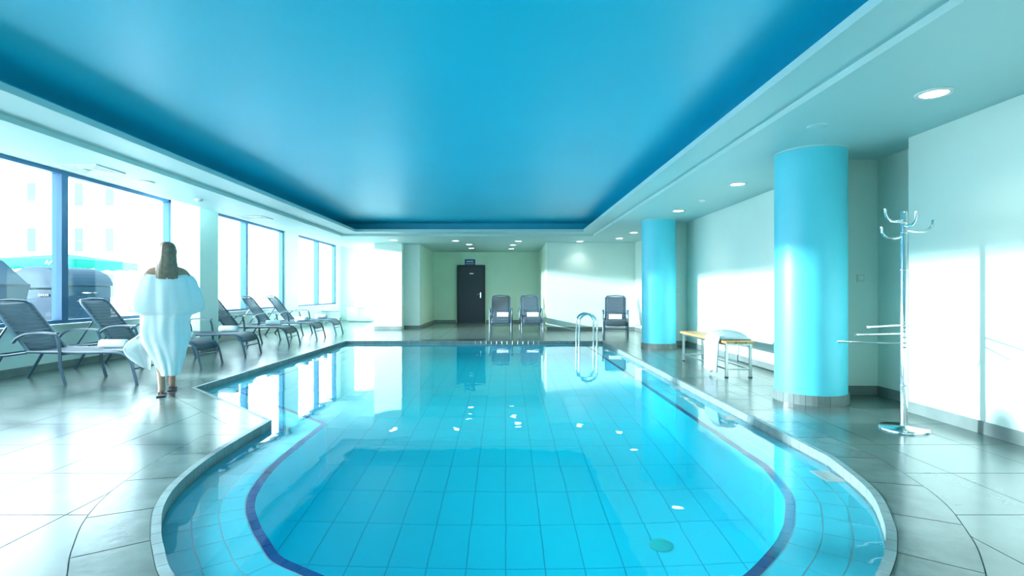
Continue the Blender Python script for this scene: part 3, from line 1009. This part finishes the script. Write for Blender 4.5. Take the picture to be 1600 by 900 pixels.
def tail_fn(u, v):                          # front panel swinging out on the left side
    z = .80 - .56 * v
    w = .05 + .19 * math.sin(PI * min(1, v * .95) ** .9)
    x = -.14 - u * w - .02 * v
    y = .13 - .10 * u + .03 * math.sin(u * 9 + v * 3) + .02 * math.sin(v * 11)
    return (x, y, z - .12 * u * (1 - v) + .07 * u * v)
MB().grid(tail_fn, 16, 20).build('robe_panel', M['robe'], ps, solid=.010)
MB().tube([rb_fn(k / 40, 0.0) for k in range(41)], .016, 8).build('robe_collar', M['robe'], ps)

# ------------------------------------------------------------------ far left corner furniture
cb = empty('low_cabinet', (-5.47, 20.3, 0)); tag(cb, 'low white cabinet with grey top at the far window corner', 'cabinet')
MB().bbox(-.46, .46, -.22, .22, .03, .50, .005).build('body', M['cabinet'], cb)
MB().bbox(-.48, .48, -.24, .24, .50, .53, .005).build('top', M['greytop'], cb)
for k in (-1, 1): MB().bbox(k * .23 - .22, k * .23 + .22, -.235, -.22, .06, .48, .004).build('door', M['cabinet'], cb)
rd = empty('radiator', (-6.18, 19.0, 0)); tag(rd, 'low ribbed grey-white radiator under the far window', 'radiator')
for k in range(10): MB().bbox(-.30 + k * .06, -.25 + k * .06, -.05, .05, .08, .42, .008).build('fin', M['cabinet'], rd)
MB().bbox(-.32, .32, -.07, .07, .42, .45, .004).build('cover', M['greytop'], rd)
for k in (-1, 1): MB().bbox(k * .25 - .02, k * .25 + .02, -.04, .04, 0, .10, .003).build('foot', M['steel'], rd)

# ------------------------------------------------------------------ outside the windows
tag(MB().box(-60, -6.86, -30, 70, -.3, -.1).build('yard_ground', M['pave']), kind='structure')
c1 = empty('waste_container', (-8.75, 10.6, -.1), R(-12)); tag(c1, 'dark blue-grey waste container with arched lid outside the window', 'waste container')
MB().bbox(-.62, .62, -.5, .5, .16, 1.34, .03).build('body', M['container'], c1)
ld_ = MB()
n = 14
arc = [(.64 * math.cos(PI * k / n), 1.34 + .36 * math.sin(PI * k / n)) for k in range(n + 1)]
ld_.add([(a, -.52, b) for a, b in arc] + [(a, .52, b) for a, b in arc],
        [(k + 1, k, n + 1 + k, n + 2 + k) for k in range(n)] + [tuple(range(n + 1)), tuple(reversed(range(n + 1, 2 * n + 2)))])
ld_.build('lid', M['container'], c1)
MB().box(-.642, .642, -.535, -.50, 1.30, 1.36).build('lid_band', M['bell'], c1)
MB().bbox(-.40, -.24, -.512, -.50, 1.16, 1.26, .002).build('sticker', M['plastic'], c1)
st = MB()
for k in range(5): st.box(.10 + k * .05, .135 + k * .05, -.512, -.50, 1.14, 1.18)
tag(st.build('lettering', M['doorframe'], c1), kind='stuff')
for sx in (-1, 1):
    MB().tube([(sx * .5, -.4, .08), (sx * .5, -.36, .08)], .08, 14).build('wheel', M['sole'], c1)
    MB().tube([(sx * .5, .36, .08), (sx * .5, .40, .08)], .08, 14).build('wheel', M['sole'], c1)
    MB().tube([(sx * .62, -.12, 1.2), (sx * .70, -.12, 1.2), (sx * .70, .12, 1.2), (sx * .62, .12, 1.2)], .015, 8).build('side_handle', M['steel'], c1)
c2 = empty('recycling_container', (-8.95, 8.75, -.1)); tag(c2, 'bell-shaped slate blue recycling container with yellow sticker outside the window', 'recycling container')
MB().lathe([(.70, .05), (.80, .5), (.95, 1.30), (.93, 1.36), (.60, 1.74), (.50, 1.80), (.50, 1.86), (.0, 1.90)], 8, smooth=False).build('body', M['bell'], c2, rot=(0, 0, R(22.5)))
MB().lathe([(.955, 1.30), (.965, 1.32), (.965, 1.345), (.945, 1.36)], 8, smooth=False).build('seam_band', M['container'], c2, rot=(0, 0, R(22.5)))
MB().bbox(-.10, .10, -.90, -.84, .95, 1.10, .004).build('sticker', M['yellow'], c2, rot=(0, 0, R(38)))
MB().tube([(-.12, 0, 1.88), (-.10, 0, 2.02), (.10, 0, 2.02), (.12, 0, 1.88)], .018, 8).build('lifting_loop', M['steel'], c2)
pr = empty('market_parasol', (-11.6, 14.2, -.1)); tag(pr, 'square green parasol with hanging valance behind the waste containers', 'parasol')
q = 1.12
MB().add([(-q, -q, 2.02), (q, -q, 2.02), (q, q, 2.02), (-q, q, 2.02), (0, 0, 2.22)], [(0, 1, 4), (1, 2, 4), (2, 3, 4), (3, 0, 4)]).build('canopy', M['green_cloth'], pr, solid=.01)
va = MB()
for (a, b) in (((-q, -q), (q, -q)), ((q, -q), (q, q)), ((q, q), (-q, q)), ((-q, q), (-q, -q))):
    def vf(u, v, a=a, b=b):
        return (a[0] + (b[0] - a[0]) * u, a[1] + (b[1] - a[1]) * u, 2.02 - v * (.20 + .02 * math.cos(u * 40)))
    va.grid(vf, 24, 2)
va.build('valance', M['green_cloth'], pr, solid=.008)
MB().tube([(0, 0, 0), (0, 0, 2.2)], .03, 10).build('pole', M['steel'], pr)
MB().lathe([(.35, 0), (.35, .05), (.05, .08), (.04, .3)], 20).build('foot', M['pave'], pr)
sq = MB()
sq.tube([(.42, -q - .012, 1.90), (.46, -q - .012, 1.98), (.50, -q - .012, 1.88), (.56, -q - .012, 1.97), (.62, -q - .012, 1.90)], .010, 5)
sq.build('emblem', M['signtext'], pr)
for k in range(4):
    aa = PI / 4 + k * PI / 2
    MB().tube([(0, 0, 1.75), (q * .97 * math.cos(aa) * 1.38, q * .97 * math.sin(aa) * 1.38, 2.02)], .012, 6).build('rib', M['steel'], pr)
bd = empty('apartment_building', (-22.0, 32.0, -.1)); tag(bd, 'pale facade with narrow blue windows far outside', 'building')
MB().box(-11, 4.5, 0, 8, 0, 14).build('facade', M['outwall'], bd)
for fl_ in range(4):
    for wx in (-9.0, -6.2, -3.4, -1.55, 1.9):
        f = MB().box(wx - .24, wx + .24, -.05, 0, .9 + fl_ * 2.7, 2.3 + fl_ * 2.7).build('window', M['outglass'], bd)
        MB().box(wx - .28, wx + .28, -.12, 0, .82 + fl_ * 2.7, .9 + fl_ * 2.7).build('ledge', M['outwall'], f)
MB().box(-.75, -.35, -.08, 0, .2, 13.5).build('facade_strip', M['pink'], bd)
MB().box(-11.3, 4.8, -.3, 8.3, 14, 14.3).build('roof', M['greytop'], bd)
